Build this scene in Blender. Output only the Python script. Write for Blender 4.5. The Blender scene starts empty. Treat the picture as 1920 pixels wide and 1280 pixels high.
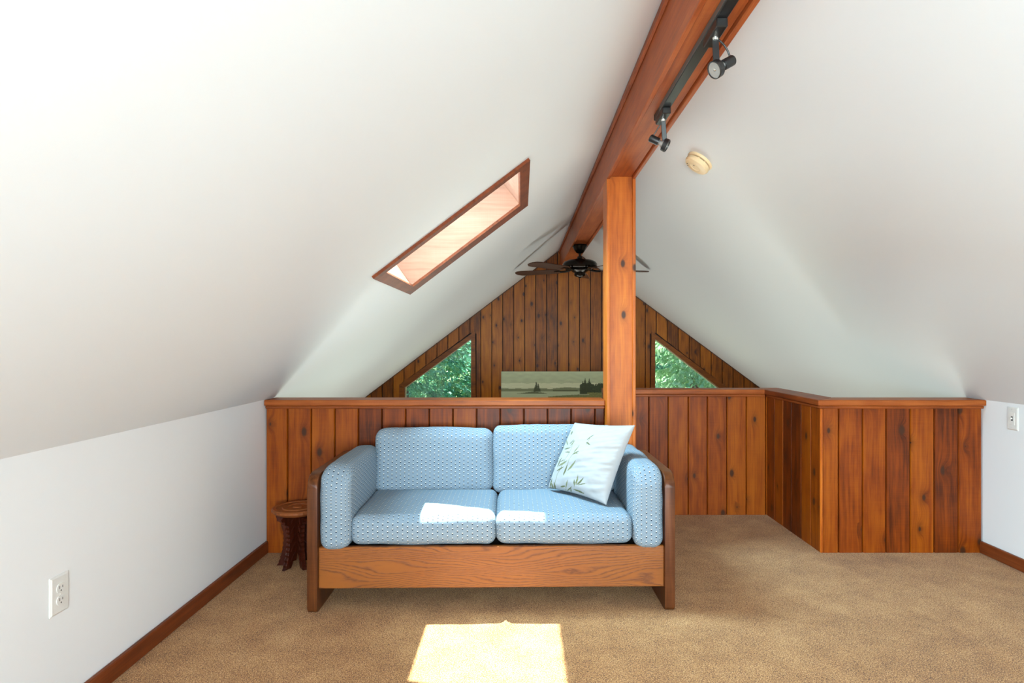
import bpy, bmesh, math, random
from mathutils import Vector, Matrix, noise
C = bpy.context.scene.collection
sc = bpy.context.scene
R = math.radians

# ------------------------------------------------------------------ camera
cam_d = bpy.data.cameras.new('camera'); cam = bpy.data.objects.new('camera', cam_d); C.objects.link(cam)
cam.location = (0, 0, 1.22); cam.rotation_euler = (R(90), 0, 0)
cam_d.sensor_width = 36; cam_d.lens = 1130/1920*36
cam_d.shift_x = -17/1920; cam_d.shift_y = 1/1920
cam_d.clip_start = .02; cam_d.clip_end = 200
sc.camera = cam

# ------------------------------------------------------------------ world, sun, window daylight
W = bpy.data.worlds.new('sky'); sc.world = W; W.use_nodes = True
nt = W.node_tree; bg = nt.nodes['Background']
sky = nt.nodes.new('ShaderNodeTexSky'); sky.sky_type = 'NISHITA'; sky.sun_disc = False
sky.sun_elevation = R(62); sky.sun_rotation = R(-18); sky.air_density = 1.0; sky.dust_density = 1.5
nt.links.new(sky.outputs[0], bg.inputs[0]); bg.inputs[1].default_value = .45

def light(name, kind, loc, direction, energy, color, **kw):
    l = bpy.data.lights.new(name, kind); l.energy = energy; l.color = color
    for k, v in kw.items(): setattr(l, k, v)
    o = bpy.data.objects.new(name, l); C.objects.link(o); o.location = loc
    o.rotation_euler = Vector(direction).to_track_quat('-Z', 'Y').to_euler()
    return o
light('sun', 'SUN', (-3, 10, 14), (.13, -.35, -1), 35.0, (1, .97, .955), angle=R(.6))
# daylight through the window behind the camera, the glazed doors downstairs and the skylight, plus an added ceiling fill
light('window_daylight', 'AREA', (.575, -1.75, .96), (.42, 1, -.18), 270, (.81, .91, 1), shape='RECTANGLE', size=2.5, size_y=.95)
light('ceiling_fill', 'AREA', (.575, -1.95, .8), (.38, 1, .38), 100, (.81, .905, 1), shape='RECTANGLE', size=2.5, size_y=1.0)  # extra lamp behind the near window, added and tilted up to brighten the ceiling
light('glazed_door_daylight', 'AREA', (.5, 7.75, -1.15), (0, -1, .35), 245, (.93, 1, .95), shape='RECTANGLE', size=3.4, size_y=2.0)
light('skylight_daylight', 'AREA', (-.75, 3.04, 2.34), (.6033, 0, -.7975), 120, (.56, .81, 1), shape='RECTANGLE', size=.6, size_y=.75)

vs = sc.view_settings; vs.view_transform = 'Standard'; vs.look = 'None'; vs.gamma = 1; vs.use_curve_mapping = False
vs.exposure = 0.1
cy = sc.cycles; cy.max_bounces = 12; cy.diffuse_bounces = 8; cy.transparent_max_bounces = 16; cy.use_denoising = True
cy.caustics_reflective = False; cy.caustics_refractive = False; cy.sample_clamp_indirect = 6

# ------------------------------------------------------------------ helpers
def tag(o, label=None, cat=None, group=None, kind=None):
    if label: o['label'] = label
    if cat: o['category'] = cat
    if group: o['group'] = group
    if kind: o['kind'] = kind
    return o
def empty(name, loc=(0,0,0), rz=0):
    o = bpy.data.objects.new(name, None); C.objects.link(o); o.location = loc; o.rotation_euler = (0,0,rz)
    o.empty_display_size = .1
    return o
def obj(name, bm, m, parent=None, loc=(0,0,0), rot=None, smooth=False, kind=None):
    me = bpy.data.meshes.new(name)
    if isinstance(bm, bmesh.types.BMesh):
        bmesh.ops.recalc_face_normals(bm, faces=bm.faces)
        bm.to_mesh(me); bm.free()
    else:
        me.from_pydata(*bm)
    for mm in (m if isinstance(m, (list, tuple)) else [m]): me.materials.append(mm)
    if smooth:
        me.polygons.foreach_set('use_smooth', [True]*len(me.polygons))
        if smooth is not True: me.set_sharp_from_angle(angle=R(smooth))
    o = bpy.data.objects.new(name, me); C.objects.link(o); o.location = loc
    if rot: o.rotation_euler = rot
    if parent: o.parent = parent
    if kind: o['kind'] = kind
    return o
def dup(src, parent, loc, rot=None):
    c = src.copy(); C.objects.link(c); c.parent = parent; c.location = loc
    if rot: c.rotation_euler = rot
    return c
def box(bm, x0, x1, y0, y1, z0, z1, bev=0, seg=1):
    r = bmesh.ops.create_cube(bm, size=1)
    vs_ = r['verts']
    for v in vs_:
        v.co = Vector(((x0+x1)/2+v.co.x*(x1-x0), (y0+y1)/2+v.co.y*(y1-y0), (z0+z1)/2+v.co.z*(z1-z0)))
    if bev:
        es = list({e for v in vs_ for e in v.link_edges})
        bmesh.ops.bevel(bm, geom=es, offset=bev, segments=seg, affect='EDGES', profile=.5)
    return bm
def B(*a, **k): return box(bmesh.new(), *a, **k)
def prism(bm, pts, a0, a1, plane='xz', bev=0):
    # extrude polygon pts lying in plane from a0 to a1 along the remaining axis
    def P(p, a):
        return (p[0], a, p[1]) if plane == 'xz' else ((a, p[0], p[1]) if plane == 'yz' else (p[0], p[1], a))
    v0 = [bm.verts.new(P(p, a0)) for p in pts]; v1 = [bm.verts.new(P(p, a1)) for p in pts]
    n = len(pts); fs = [bm.faces.new(v0), bm.faces.new(v1[::-1])]
    for i in range(n): fs.append(bm.faces.new((v0[i], v1[i], v1[(i+1)%n], v0[(i+1)%n])))
    if bev:
        es = list({e for f in fs[:2] for e in f.edges})
        bmesh.ops.bevel(bm, geom=es, offset=bev, segments=1, affect='EDGES')
    return bm
def lathe(prof, seg=32, axis='z', center=(0,0,0)):
    bm = bmesh.new(); rings = []
    for r, z in prof:
        if r < 1e-5: rings.append([bm.verts.new((0,0,z))])
        else: rings.append([bm.verts.new((r*math.cos(2*math.pi*i/seg), r*math.sin(2*math.pi*i/seg), z)) for i in range(seg)])
    for a, b in zip(rings, rings[1:]):
        for i in range(seg):
            j = (i+1) % seg
            if len(a) == 1 and len(b) == 1: continue
            if len(a) == 1: bm.faces.new((a[0], b[i], b[j]))
            elif len(b) == 1: bm.faces.new((a[i], a[j], b[0]))
            else: bm.faces.new((a[i], a[j], b[j], b[i]))
    for v in bm.verts: v.co += Vector(center)
    return bm
def tube(bm, pts, r, seg=8):
    pts = [Vector(p) for p in pts]; rings = []
    for i, p in enumerate(pts):
        d = (pts[min(i+1, len(pts)-1)] - pts[max(i-1, 0)]).normalized()
        q = d.to_track_quat('Z', 'Y'); rr = r[i] if isinstance(r, (list, tuple)) else r
        rings.append([bm.verts.new(p + q @ Vector((rr*math.cos(2*math.pi*k/seg), rr*math.sin(2*math.pi*k/seg), 0))) for k in range(seg)])
    for a, b in zip(rings, rings[1:]):
        for k in range(seg): bm.faces.new((a[k], a[(k+1)%seg], b[(k+1)%seg], b[k]))
    bm.faces.new(rings[0][::-1]); bm.faces.new(rings[-1])
    return bm
def xform(bm, M):
    bmesh.ops.transform(bm, matrix=M, verts=bm.verts); return bm

# ------------------------------------------------------------------ materials
class NT:
    def __init__(s, name):
        s.m = bpy.data.materials.new(name); s.m.use_nodes = True; s.t = s.m.node_tree
        s.b = s.t.nodes['Principled BSDF']
    def n(s, typ, **kw):
        nd = s.t.nodes.new('ShaderNode'+typ)
        for k, v in kw.items(): setattr(nd, k, v)
        return nd
    def l(s, a, b): s.t.links.new(a, b)
    def val(s, sock, v):
        if isinstance(v, bpy.types.NodeSocket): s.l(v, sock)
        else: sock.default_value = v
    def math(s, op, a, b=None, c=None, clamp=False):
        nd = s.n('Math', operation=op, use_clamp=clamp); s.val(nd.inputs[0], a)
        if b is not None: s.val(nd.inputs[1], b)
        if c is not None: s.val(nd.inputs[2], c)
        return nd.outputs[0]
    def vmath(s, op, a, b):
        nd = s.n('VectorMath', operation=op); s.val(nd.inputs[0], a); s.val(nd.inputs[1], b); return nd.outputs[0]
    def mix(s, f, a, b, typ='MIX'):
        nd = s.n('Mix', data_type='RGBA', blend_type=typ); s.val(nd.inputs[0], f); s.val(nd.inputs[6], a); s.val(nd.inputs[7], b)
        return nd.outputs[2]
    def ramp(s, f, stops):
        nd = s.n('ValToRGB'); s.val(nd.inputs[0], f); r = nd.color_ramp
        while len(r.elements) < len(stops): r.elements.new(.5)
        for e, (p, c) in zip(r.elements, stops): e.position = p; e.color = (*c, 1) if len(c) == 3 else c
        return nd.outputs[0]
    def noise(s, vec, scale, detail=3, rough=.5):
        nd = s.n('TexNoise'); s.val(nd.inputs['Vector'], vec); nd.inputs['Scale'].default_value = scale
        nd.inputs['Detail'].default_value = detail; nd.inputs['Roughness'].default_value = rough
        return nd.outputs[0]
    def bump(s, h, strength=.3, dist=.002):
        nd = s.n('Bump'); s.val(nd.inputs['Height'], h); nd.inputs['Strength'].default_value = strength
        nd.inputs['Distance'].default_value = dist; s.l(nd.outputs[0], s.b.inputs['Normal']); return nd
    def set(s, **kw):
        for k, v in kw.items(): s.val(s.b.inputs[k.replace('_', ' ')], v)
def srgb(r, g, b):
    f = lambda c: (c/255/12.92) if c/255 <= .04045 else ((c/255+.055)/1.055)**2.4
    return (f(r), f(g), f(b))
def rgba(c): return (*c, 1)

def wood(name, c_dark, c_mid, c_light, axis='z', knots=True, vary=.3, rough=.42, coat=.05):
    s = NT(name)
    tc = s.n('TexCoord'); oi = s.n('ObjectInfo')
    rnd = oi.outputs['Random']
    off = s.vmath('MULTIPLY', s.n('CombineXYZ').outputs[0], (1,1,1))
    comb = s.n('CombineXYZ')
    for i, k in enumerate((37.1, 17.7, 53.3)): s.l(s.math('MULTIPLY', rnd, k), comb.inputs[i])
    co = s.vmath('ADD', tc.outputs['Object'], comb.outputs[0])
    sp = s.n('SeparateXYZ'); s.l(co, sp.inputs[0]); X, Y, Z = sp.outputs
    al = {'x': X, 'y': Y, 'z': Z}[axis]
    ac = {'x': Z, 'y': X, 'z': X}[axis]; dp = {'x': Y, 'y': Z, 'z': Y}[axis]
    def vec(a, b, c):
        n_ = s.n('CombineXYZ'); s.val(n_.inputs[0], a); s.val(n_.inputs[1], b); s.val(n_.inputs[2], c); return n_.outputs[0]
    # knots
    knot = None
    if knots:
        vo = s.n('TexVoronoi', voronoi_dimensions='2D'); s.l(vec(s.math('MULTIPLY', ac, 6.5), s.math('MULTIPLY', al, 3.6), 0), vo.inputs['Vector'])
        vo.inputs['Scale'].default_value = 1; vo.inputs['Randomness'].default_value = 1
        spc = s.n('SeparateColor'); s.l(vo.outputs['Color'], spc.inputs[0])
        size = s.math('MULTIPLY_ADD', spc.outputs[0], .11, .02)
        on = s.math('GREATER_THAN', spc.outputs[1], .42)
        d = vo.outputs['Distance']
        knot = s.math('MULTIPLY', on, s.math('SUBTRACT', 1, s.math('DIVIDE', d, size), clamp=True), clamp=True)
        halo = s.math('MULTIPLY', on, s.math('POWER', 2.718, s.math('MULTIPLY', s.math('MULTIPLY', d, d), -38)))
        ac = s.math('MULTIPLY_ADD', halo, .035, ac)
    wob = s.noise(vec(s.math('MULTIPLY', ac, 9), s.math('MULTIPLY', al, 1.6), dp), 1, 2)
    g1 = s.noise(vec(s.math('MULTIPLY', s.math('MULTIPLY_ADD', wob, .05, ac), 70), s.math('MULTIPLY', al, 2.2), s.math('MULTIPLY', dp, 70)), 1, 3, .55)
    g2 = s.noise(vec(s.math('MULTIPLY', ac, 420), s.math('MULTIPLY', al, 9), s.math('MULTIPLY', dp, 420)), 1, 2)
    blot = s.noise(vec(s.math('MULTIPLY', ac, 14), s.math('MULTIPLY', al, 4.5), s.math('MULTIPLY', dp, 14)), 1, 3)
    saw = s.noise(vec(s.math('MULTIPLY', ac, 6), s.math('MULTIPLY', al, 260), 0), 1, 1)
    f = s.math('MULTIPLY_ADD', g1, .55, s.math('MULTIPLY', blot, .45))
    f = s.math('MULTIPLY_ADD', s.math('SUBTRACT', rnd, .5), vary, f)
    f = s.math('MULTIPLY_ADD', s.math('SUBTRACT', g2, .5), .22, f)
    f = s.math('MULTIPLY_ADD', s.math('SUBTRACT', saw, .5), .10, f)
    col = s.ramp(f, [(.26, c_dark), (.5, c_mid), (.76, c_light)])
    if knots:
        col = s.mix(s.math('MULTIPLY', halo, .45), col, rgba([c*.45 for c in c_dark]))
        col = s.mix(s.math('MULTIPLY', knot, 2.2, clamp=True), col, rgba((.05, .016, .005)))
    s.set(Base_Color=col, Roughness=s.math('MULTIPLY_ADD', g1, .15, rough-.05))
    s.b.inputs['Coat Weight'].default_value = coat; s.b.inputs['Coat Roughness'].default_value = .35
    s.b.inputs['Specular IOR Level'].default_value = .22
    s.bump(s.math('ADD', s.math('MULTIPLY', g1, .6), s.math('MULTIPLY', g2, .4)), .25, .0015)
    return s.m
PD, PM, PL = srgb(72, 27, 1), srgb(126, 54, 2), srgb(156, 80, 6)
pine = wood('knotty_pine', PD, PM, PL)
pine_g = wood('gable_pine', srgb(84,42,3), srgb(146,80,7), srgb(178,108,16))
pine_x = wood('pine_rail', srgb(102,44,12), srgb(146,72,24), srgb(174,98,42), 'x', knots=False, vary=.15)
pine_y = wood('pine_rail_deep', srgb(96,40,12), srgb(138,66,24), srgb(166,90,40), 'y', knots=False, vary=.1)
post_m = wood('post_pine', srgb(138,60,10), srgb(180,92,24), srgb(202,118,38), 'z', vary=.1)
beam_m = wood('beam_stain', srgb(112,48,18), srgb(158,78,36), srgb(184,104,54), 'y', knots=False, vary=.15, rough=.42)
base_m = wood('baseboard_stain', srgb(76,32,10), srgb(112,52,20), srgb(138,72,34), 'y', knots=False, vary=.1)
sky_trim = wood('skylight_trim', srgb(86,36,14), srgb(118,56,26), srgb(136,70,36), 'x', knots=False, vary=.1, rough=.6, coat=0)
sky_trim2 = wood('skylight_trim_end', srgb(86,36,14), srgb(118,56,26), srgb(136,70,36), 'y', knots=False, vary=.1, rough=.6, coat=0)
ply = wood('shaft_plywood', srgb(148,98,76), srgb(166,114,90), srgb(178,128,104), 'x', knots=False, vary=.05, rough=.6)
dark_oak = wood('dark_oak', srgb(52,24,9), srgb(84,44,18), srgb(112,64,30), 'z', knots=False, vary=.12, rough=.35)
carved = wood('carved_hardwood', srgb(34,10,4), srgb(60,20,8), srgb(90,38,16), 'z', knots=False, vary=.1, rough=.3)
carved_top = wood('carved_top', srgb(92,42,16), srgb(130,70,32), srgb(160,92,46), 'x', knots=False, vary=.1, rough=.45)
blade_m = wood('fan_blade', srgb(40,20,10), srgb(70,38,20), srgb(96,56,30), 'x', knots=False, vary=.1)

def oak_panel():
    s = NT('golden_oak'); tc = s.n('TexCoord'); sp = s.n('SeparateXYZ'); s.l(tc.outputs['Object'], sp.inputs[0]); X, Y, Z = sp.outputs
    def vec(a, b): n_ = s.n('CombineXYZ'); s.val(n_.inputs[0], a); s.val(n_.inputs[1], b); return n_.outputs[0]
    low = s.noise(vec(s.math('MULTIPLY', X, 1.3), s.math('MULTIPLY', Z, 7)), 1, 1)
    med = s.noise(vec(s.math('MULTIPLY', X, 9), s.math('MULTIPLY', Z, 30)), 1, 2)
    fld = s.math('ADD', s.math('MULTIPLY', Z, 80), s.math('MULTIPLY_ADD', low, 19, s.math('MULTIPLY', med, 1.2)))
    st = s.math('SINE', s.math('MULTIPLY', fld, 6.283*1.1))
    st = s.math('MULTIPLY_ADD', st, .5, .5)
    fine = s.noise(vec(s.math('MULTIPLY', X, 30), s.math('MULTIPLY', Z, 900)), 1, 2)
    pore = s.math('MULTIPLY', s.math('POWER', st, 3), s.math('GREATER_THAN', fine, .44))
    bl = s.noise(vec(s.math('MULTIPLY', X, 3), s.math('MULTIPLY', Z, 18)), 1, 2)
    c = s.mix(bl, rgba(srgb(124,66,14)), rgba(srgb(152,88,26)))
    c = s.mix(s.math('MULTIPLY', pore, .85), c, rgba(srgb(92,44,10)))
    s.set(Base_Color=c, Roughness=.42); s.bump(pore, .2, .001); return s.m
oak = oak_panel()

def paint(name, col, rough=.6, b=.08):
    s = NT(name); tc = s.n('TexCoord'); n1 = s.noise(tc.outputs['Object'], 60, 3)
    s.set(Base_Color=rgba(col), Roughness=rough); s.bump(n1, b, .002); return s.m
wall_m = paint('white_paint', (.78, .795, .795)); ceil_m = paint('ceiling_paint', (.735, .772, .79), .7)
far_wall = paint('lower_room_paint', (.55, .5, .42)); slab_m = paint('floor_edge', (.3, .22, .14))
def flat(name, col, rough=.5, metal=0, **kw):
    s = NT(name); tc = s.n('TexCoord'); n1 = s.noise(tc.outputs['Object'], 90, 2)
    s.set(Base_Color=s.mix(s.math('MULTIPLY', n1, .25), rgba(col), rgba([c*.8 for c in col])), Roughness=rough, Metallic=metal)
    for k, v in kw.items(): s.val(s.b.inputs[k.replace('_', ' ')], v)
    return s.m
plastic = flat('white_plastic', (.72, .71, .67), .35); slot_m = flat('slot_dark', (.03, .028, .025), .6)
cream = flat('yellowed_plastic', srgb(232, 206, 162), .45)
black = flat('black_metal', (.012, .012, .012), .35); track_side = flat('track_grey', (.09, .11, .11), .35)
bronze = flat('dark_bronze', (.02, .014, .01), .22, .8); chrome = flat('chrome', (.75, .73, .68), .2, .9)
lens = flat('lamp_glass', (.5, .5, .48), .15, .7); dark_gap = flat('groove_dark', (.02, .008, .004), .8)
deck_black = flat('black_webbing', (.012, .01, .01), .8)
def glass():
    s = NT('window_glass'); t = s.t; t.nodes.remove(s.b)
    tr = s.n('BsdfTransparent'); tr.inputs[0].default_value = (.93, .97, .95, 1); gl = s.n('BsdfGlossy'); gl.inputs['Roughness'].default_value = .02
    fr = s.n('Fresnel'); mx = s.n('MixShader'); s.l(fr.outputs[0], mx.inputs[0]); s.l(tr.outputs[0], mx.inputs[1]); s.l(gl.outputs[0], mx.inputs[2])
    s.l(mx.outputs[0], t.nodes['Material Output'].inputs[0]); return s.m
glass_m = glass()

def carpet():
    s = NT('tan_carpet'); tc = s.n('TexCoord'); o = tc.outputs['Object']
    n1 = s.noise(o, 230, 3, .8); n2 = s.noise(o, 7, 4, .6); n3 = s.noise(o, 1.6, 2)
    vo = s.n('TexVoronoi'); s.l(o, vo.inputs['Vector']); vo.inputs['Scale'].default_value = 260
    f = s.math('MULTIPLY_ADD', n2, .16, s.math('MULTIPLY', n1, 1.05)); f = s.math('MULTIPLY_ADD', n3, .10, f)
    f = s.math('MULTIPLY_ADD', s.math('SUBTRACT', vo.outputs['Distance'], .4), -.22, f)
    c = s.ramp(f, [(.50, srgb(88,46,14)), (.66, srgb(190,134,72)), (.82, srgb(238,202,150))])
    s.set(Base_Color=c, Roughness=.95); s.b.inputs['Sheen Weight'].default_value = .15
    s.bump(s.math('SUBTRACT', n1, s.math('MULTIPLY', vo.outputs['Distance'], .4)), .8, .006); return s.m
carpet_m = carpet()

def fabric():
    s = NT('blue_dotted_fabric'); uv = s.n('UVMap'); sp = s.n('SeparateXYZ'); s.l(uv.outputs[0], sp.inputs[0]); U, V = sp.outputs[0], sp.outputs[1]
    a = .0226
    u = s.math('DIVIDE', U, a); col = s.math('FLOOR', u); fu = s.math('SUBTRACT', s.math('FRACT', u), .5)
    v = s.math('MULTIPLY_ADD', s.math('FLOORED_MODULO', col, 2), .5, s.math('DIVIDE', V, a*.98)); fv = s.math('SUBTRACT', s.math('FRACT', v), .5)
    def dot(cy_, rad):
        dy = s.math('SUBTRACT', fv, cy_)
        return s.math('LESS_THAN', s.math('SQRT', s.math('ADD', s.math('MULTIPLY', fu, fu), s.math('MULTIPLY', dy, dy))), rad)
    wd = dot(.10, .112); dd = dot(-.07, .15)
    tc = s.n('TexCoord'); nz = s.noise(tc.outputs['Object'], 500, 2); nl = s.noise(tc.outputs['Object'], 6, 2)
    base = s.mix(nz, rgba(srgb(108,128,143)), rgba(srgb(142,159,171)))
    base = s.mix(s.math('MULTIPLY', nl, .12), base, rgba(srgb(120,150,175)))
    c = s.mix(dd, base, rgba(srgb(26,42,58))); c = s.mix(wd, c, rgba(srgb(226,226,216)))
    s.set(Base_Color=c, Roughness=.95); s.b.inputs['Specular IOR Level'].default_value = .2
    s.bump(s.math('ADD', s.math('MULTIPLY', wd, 1.0), s.math('MULTIPLY', nz, .25)), .5, .0015); return s.m
fabric_m = fabric()
def vcol(name, rough, bump=.1, bs=300):
    s = NT(name); a = s.n('Attribute', attribute_name='print'); tc = s.n('TexCoord'); n1 = s.noise(tc.outputs['Object'], bs, 2)
    s.l(a.outputs['Color'], s.b.inputs['Base Color']); s.set(Roughness=rough); s.bump(n1, bump, .001); return s.m
pillow_m = vcol('printed_cotton', .85); painting_m = vcol('painted_canvas', .5)

# ------------------------------------------------------------------ room constants
RX, RZ = .572, 2.44; SL, SR = .7565, .739
XL, XR = -1.482, 2.674
YN, YF = -1.5, 7.58              # near gable, far gable
EL, ER = -2.9, 4.0               # outer side walls of the open room beyond
ZB = -2.5
DP = 3.49; DF = 4.255            # front faces of the half walls
def zc(x): return RZ - (SL*(RX-x) if x < RX else SR*(x-RX))
S = 'structure'

# floor: loft carpet slab
bm = B(EL, ER, YN-.1, 3.6, -.22, 0); box(bm, .585, 1.85, 3.6, 4.36, -.22, 0)
obj('floor', bm, carpet_m, kind=S)
obj('floor', B(EL-.1, ER+.1, 3.6, YF+.1, ZB-.1, ZB), flat('lower_floor_wood', srgb(150,110,70), .4), kind=S)
# walls
obj('wall_left', B(XL-.1, XL, YN, 3.6, 0, zc(XL)), wall_m, kind=S)
obj('wall_right', B(XR, XR+.1, YN, 3.6, 0, zc(XR)), wall_m, kind=S)
obj('wall_lower_left', B(EL-.1, EL, 3.6, YF, ZB, zc(EL)), far_wall, kind=S)
obj('wall_lower_right', B(ER, ER+.1, 3.6, YF, ZB, zc(ER)), far_wall, kind=S)
obj('wall_lower_near', B(EL, ER, 3.45, 3.55, ZB, -.22), far_wall, kind=S)
# attic ends behind the knee walls
bm = bmesh.new(); prism(bm, [(EL,-.0),(XL-.1,0),(XL-.1,zc(XL-.1)),(EL,zc(EL))], 3.50, 3.60); prism(bm, [(XR+.1,0),(ER,-.0),(ER,zc(ER)),(XR+.1,zc(XR+.1))], 3.50, 3.60)
obj('wall_attic', bm, wall_m, kind=S)
# near gable with its window opening, behind the camera
nw = (-.72, 1.87, .45, 1.42)
bm = bmesh.new()
prism(bm, [(EL,-.2),(nw[0],-.2),(nw[0],zc(nw[0])),(EL,zc(EL))], YN-.1, YN)
prism(bm, [(nw[1],-.2),(ER,-.2),(ER,zc(ER)),(nw[1],zc(nw[1]))], YN-.1, YN)
prism(bm, [(nw[0],-.2),(nw[1],-.2),(nw[1],nw[2]),(nw[0],nw[2])], YN-.1, YN)
zt = zc(nw[0])-.004
prism(bm, [(nw[0],nw[3]),(nw[1],nw[3]),(nw[1],zc(nw[1])),(RX,RZ),(nw[0],zc(nw[0]))], YN-.1, YN)
obj('wall_back', bm, wall_m, kind=S)
w3 = empty('window_3', (0, YN-.05, nw[2])); tag(w3, kind=S)
ztop = nw[3]-nw[2]
bm = bmesh.new()
for x in (nw[0], .545, nw[1]-.06): box(bm, x, x+.06, -.03, .03, 0, ztop)
box(bm, nw[0], nw[1], -.03, .03, 0, .06); box(bm, nw[0], nw[1], -.03, .03, ztop-.06, ztop)
obj('frame', bm, pine_x, w3); obj('pane', B(nw[0]+.05, nw[1]-.05, -.004, .004, .05, ztop-.05), glass_m, w3)

# ceilings
def slope_box(bm, s0, s1, y0, y1, t0, t1, left=True):
    # s horizontal distance from ridge, t thickness outward (normal direction)
    sl = SL if left else SR; sg = -1 if left else 1; c = 1/math.sqrt(1+sl*sl); n = Vector((sg*sl*c, 0, c))
    def P(s, y, t): return Vector((RX+sg*s, y, RZ-sl*s)) + n*t
    vs_ = [bm.verts.new(P(s, y, t)) for s in (s0, s1) for y in (y0, y1) for t in (t0, t1)]
    for q in ((0,1,3,2),(4,6,7,5),(0,4,5,1),(2,3,7,6),(0,2,6,4),(1,5,7,3)): bm.faces.new([vs_[i] for i in q])
    return bm
ox0, ox1, oy0, oy1 = -.614, -.013, 2.710, 3.390
sa, sb = RX-ox1, RX-ox0
bm = bmesh.new(); e = RX-EL+.1
hb = .02
slope_box(bm, -.0, sa-hb, YN-.1, YF+.1, 0, .03); slope_box(bm, sb+hb, e, YN-.1, YF+.1, 0, .03)
slope_box(bm, sa-hb, sb+hb, YN-.1, oy0-hb, 0, .03); slope_box(bm, sa-hb, sb+hb, oy1+hb, YF+.1, 0, .03)
obj('ceiling', bm, ceil_m, kind=S)
obj('ceiling', slope_box(bmesh.new(), 0, ER-RX+.1, YN-.1, YF+.1, 0, .03, False), ceil_m, kind=S)
# outer roof so that no light leaks round the lining
# skylight
sk = empty('window_4', ((ox0+ox1)/2, (oy0+oy1)/2, zc((ox0+ox1)/2))); tag(sk, kind=S)
kinv = Matrix.Translation(-sk.location)
def skb(name, m, *a):
    return obj(name, xform(slope_box(bmesh.new(), *a), kinv), m, sk)
WD = .14
skb('shaft_board', ply, sa-.02, sb+.02, oy1, oy1+.02, 0, WD)
skb('shaft_board', ply, sa-.02, sb+.02, oy0-.02, oy0, 0, WD)
skb('shaft_board', ply, sa-.02, sa, oy0, oy1, 0, WD)
skb('shaft_board', ply, sb, sb+.02, oy0, oy1, 0, WD)
tw = .045
skb('trim_board', sky_trim2, sa-tw, sb+tw, oy0-.055, oy0, -.014, -.0005)
skb('trim_board', sky_trim2, sa-tw, sb+tw, oy1, oy1+.15, -.014, -.0005)
skb('trim_board', sky_trim, sa-tw, sa, oy0, oy1, -.014, -.0005)
skb('trim_board', sky_trim, sb, sb+tw, oy0, oy1, -.014, -.0005)
skb('pane', glass_m, sa-.02, sb+.02, oy0-.02, oy1+.02, WD, WD+.006)
bm = bmesh.new()
for a in ((sa-.06, sa, oy0-.06, oy1+.06), (sb, sb+.06, oy0-.06, oy1+.06), (sa, sb, oy0-.06, oy0), (sa, sb, oy1, oy1+.06)): slope_box(bm, *a, WD+.006, WD+.03)
xform(bm, kinv); obj('sash', bm, flat('sash_brown', (.1, .06, .04), .5), sk)

# baseboards
obj('baseboard_left', B(XL, XL+.02, YN, DP, 0, .068, .004), base_m, kind=S)
obj('baseboard_right', B(XR-.02, XR, YN, DP, 0, .068, .004), base_m, kind=S)

# ------------------------------------------------------------------ plank walls
def px2x(px, d): return (px-977)/1130*d
PT = .018
def plank_bm(w, h, g=.0035):
    # local: x 0..w, front face at y=0, back y=PT; V groove edges
    bm = bmesh.new(); c = .006
    pts = [(g/2, PT), (g/2, c), (g/2+c*.7, 0), (w-g/2-c*.7, 0), (w-g/2, c), (w-g/2, PT)]
    prism(bm, pts, 0, h, 'xy'); return bm
rng = random.Random(4)
def plank_run(parent, edges, d, h, z0=0.0, rotz=0, origin=None):
    """planks between consecutive edges (world x) on a front plane y=d, or rotated at origin"""
    first = None
    for a, b in zip(edges, edges[1:]):
        w = b-a
        loc = Vector((a, d, z0)) if origin is None else origin + Matrix.Rotation(rotz, 3, 'Z') @ Vector((a, 0, 0))
        loc = loc - parent.location
        if first and abs(first[1]-w) < .0012: dup(first[0], parent, loc, (0,0,rotz))
        else:
            o = obj('plank', plank_bm(w, h), pine, parent, loc, (0,0,rotz))
            if not first: first = (o, w)
CT = .887; CH = .034          # cap top, cap thickness
PH = CT-CH
def half_wall(name, loc): 
    o = empty(name, loc); tag(o, kind=S); return o
# left run
hl = half_wall('wall_loft_left', (XL, DP, 0))
ed = [XL+.004, px2x(539, DP)]
while ed[-1] < .36: ed.append(ed[-1]+.1369)
ed.append(.484)
plank_run(hl, ed, DP, PH)
obj('core', B(.006, .482-XL, PT, PT+.085, 0, PH), dark_gap, hl)
obj('cap_rail', B(0.004, .4835-XL, -.028, .135, PH, CT, .005, 2), pine_x, hl)
obj('moulding', B(0.006, .4835-XL, -.014, 0, PH-.018, PH, .004), pine_x, hl)
# far run
hf = half_wall('wall_loft_far', (.66, DF, 0))
ef = [.600] + [px2x(p, DF) for p in (1216.6, 1253, 1290.6, 1326.4, 1363, 1399.7, 1436)] + [1.745]
plank_run(hf, ef, DF, PH)
obj('core', B(-.05, 1.745-.66, PT, PT+.085, 0, PH), dark_gap, hf)
def cap_poly(parent, pts, m):
    bm = bmesh.new(); prism(bm, [(p[0]-parent.location.x, p[1]-parent.location.y) for p in pts], PH, CT, 'xy', .004); obj('cap_rail', bm, m, parent)
XJ = 1.736
cap_poly(hf, [(.586, DF-.028), (XJ-.028, DF-.028), (XJ+.135, DF+.135), (.586, DF+.135)], pine_x)
obj('moulding', B(-.055, 1.718-.66, -.014, 0, PH-.018, PH, .004), pine_x, hf)
# return from the post to the far run
hp = half_wall('wall_loft_return', (.585, 3.56, 0))
obj('core', B(0, .012, 0, DF-3.56+.1, 0, PH), pine, hp)
plank_run(hp, [0, .137, .274, .411, .548, .69], 0, PH, rotz=R(90), origin=Vector((.597+PT, 3.56, 0)))
obj('cap_rail', B(-.0, .06, 0, DF-3.56-.03, PH, CT, .004), pine_y, hp)
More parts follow.
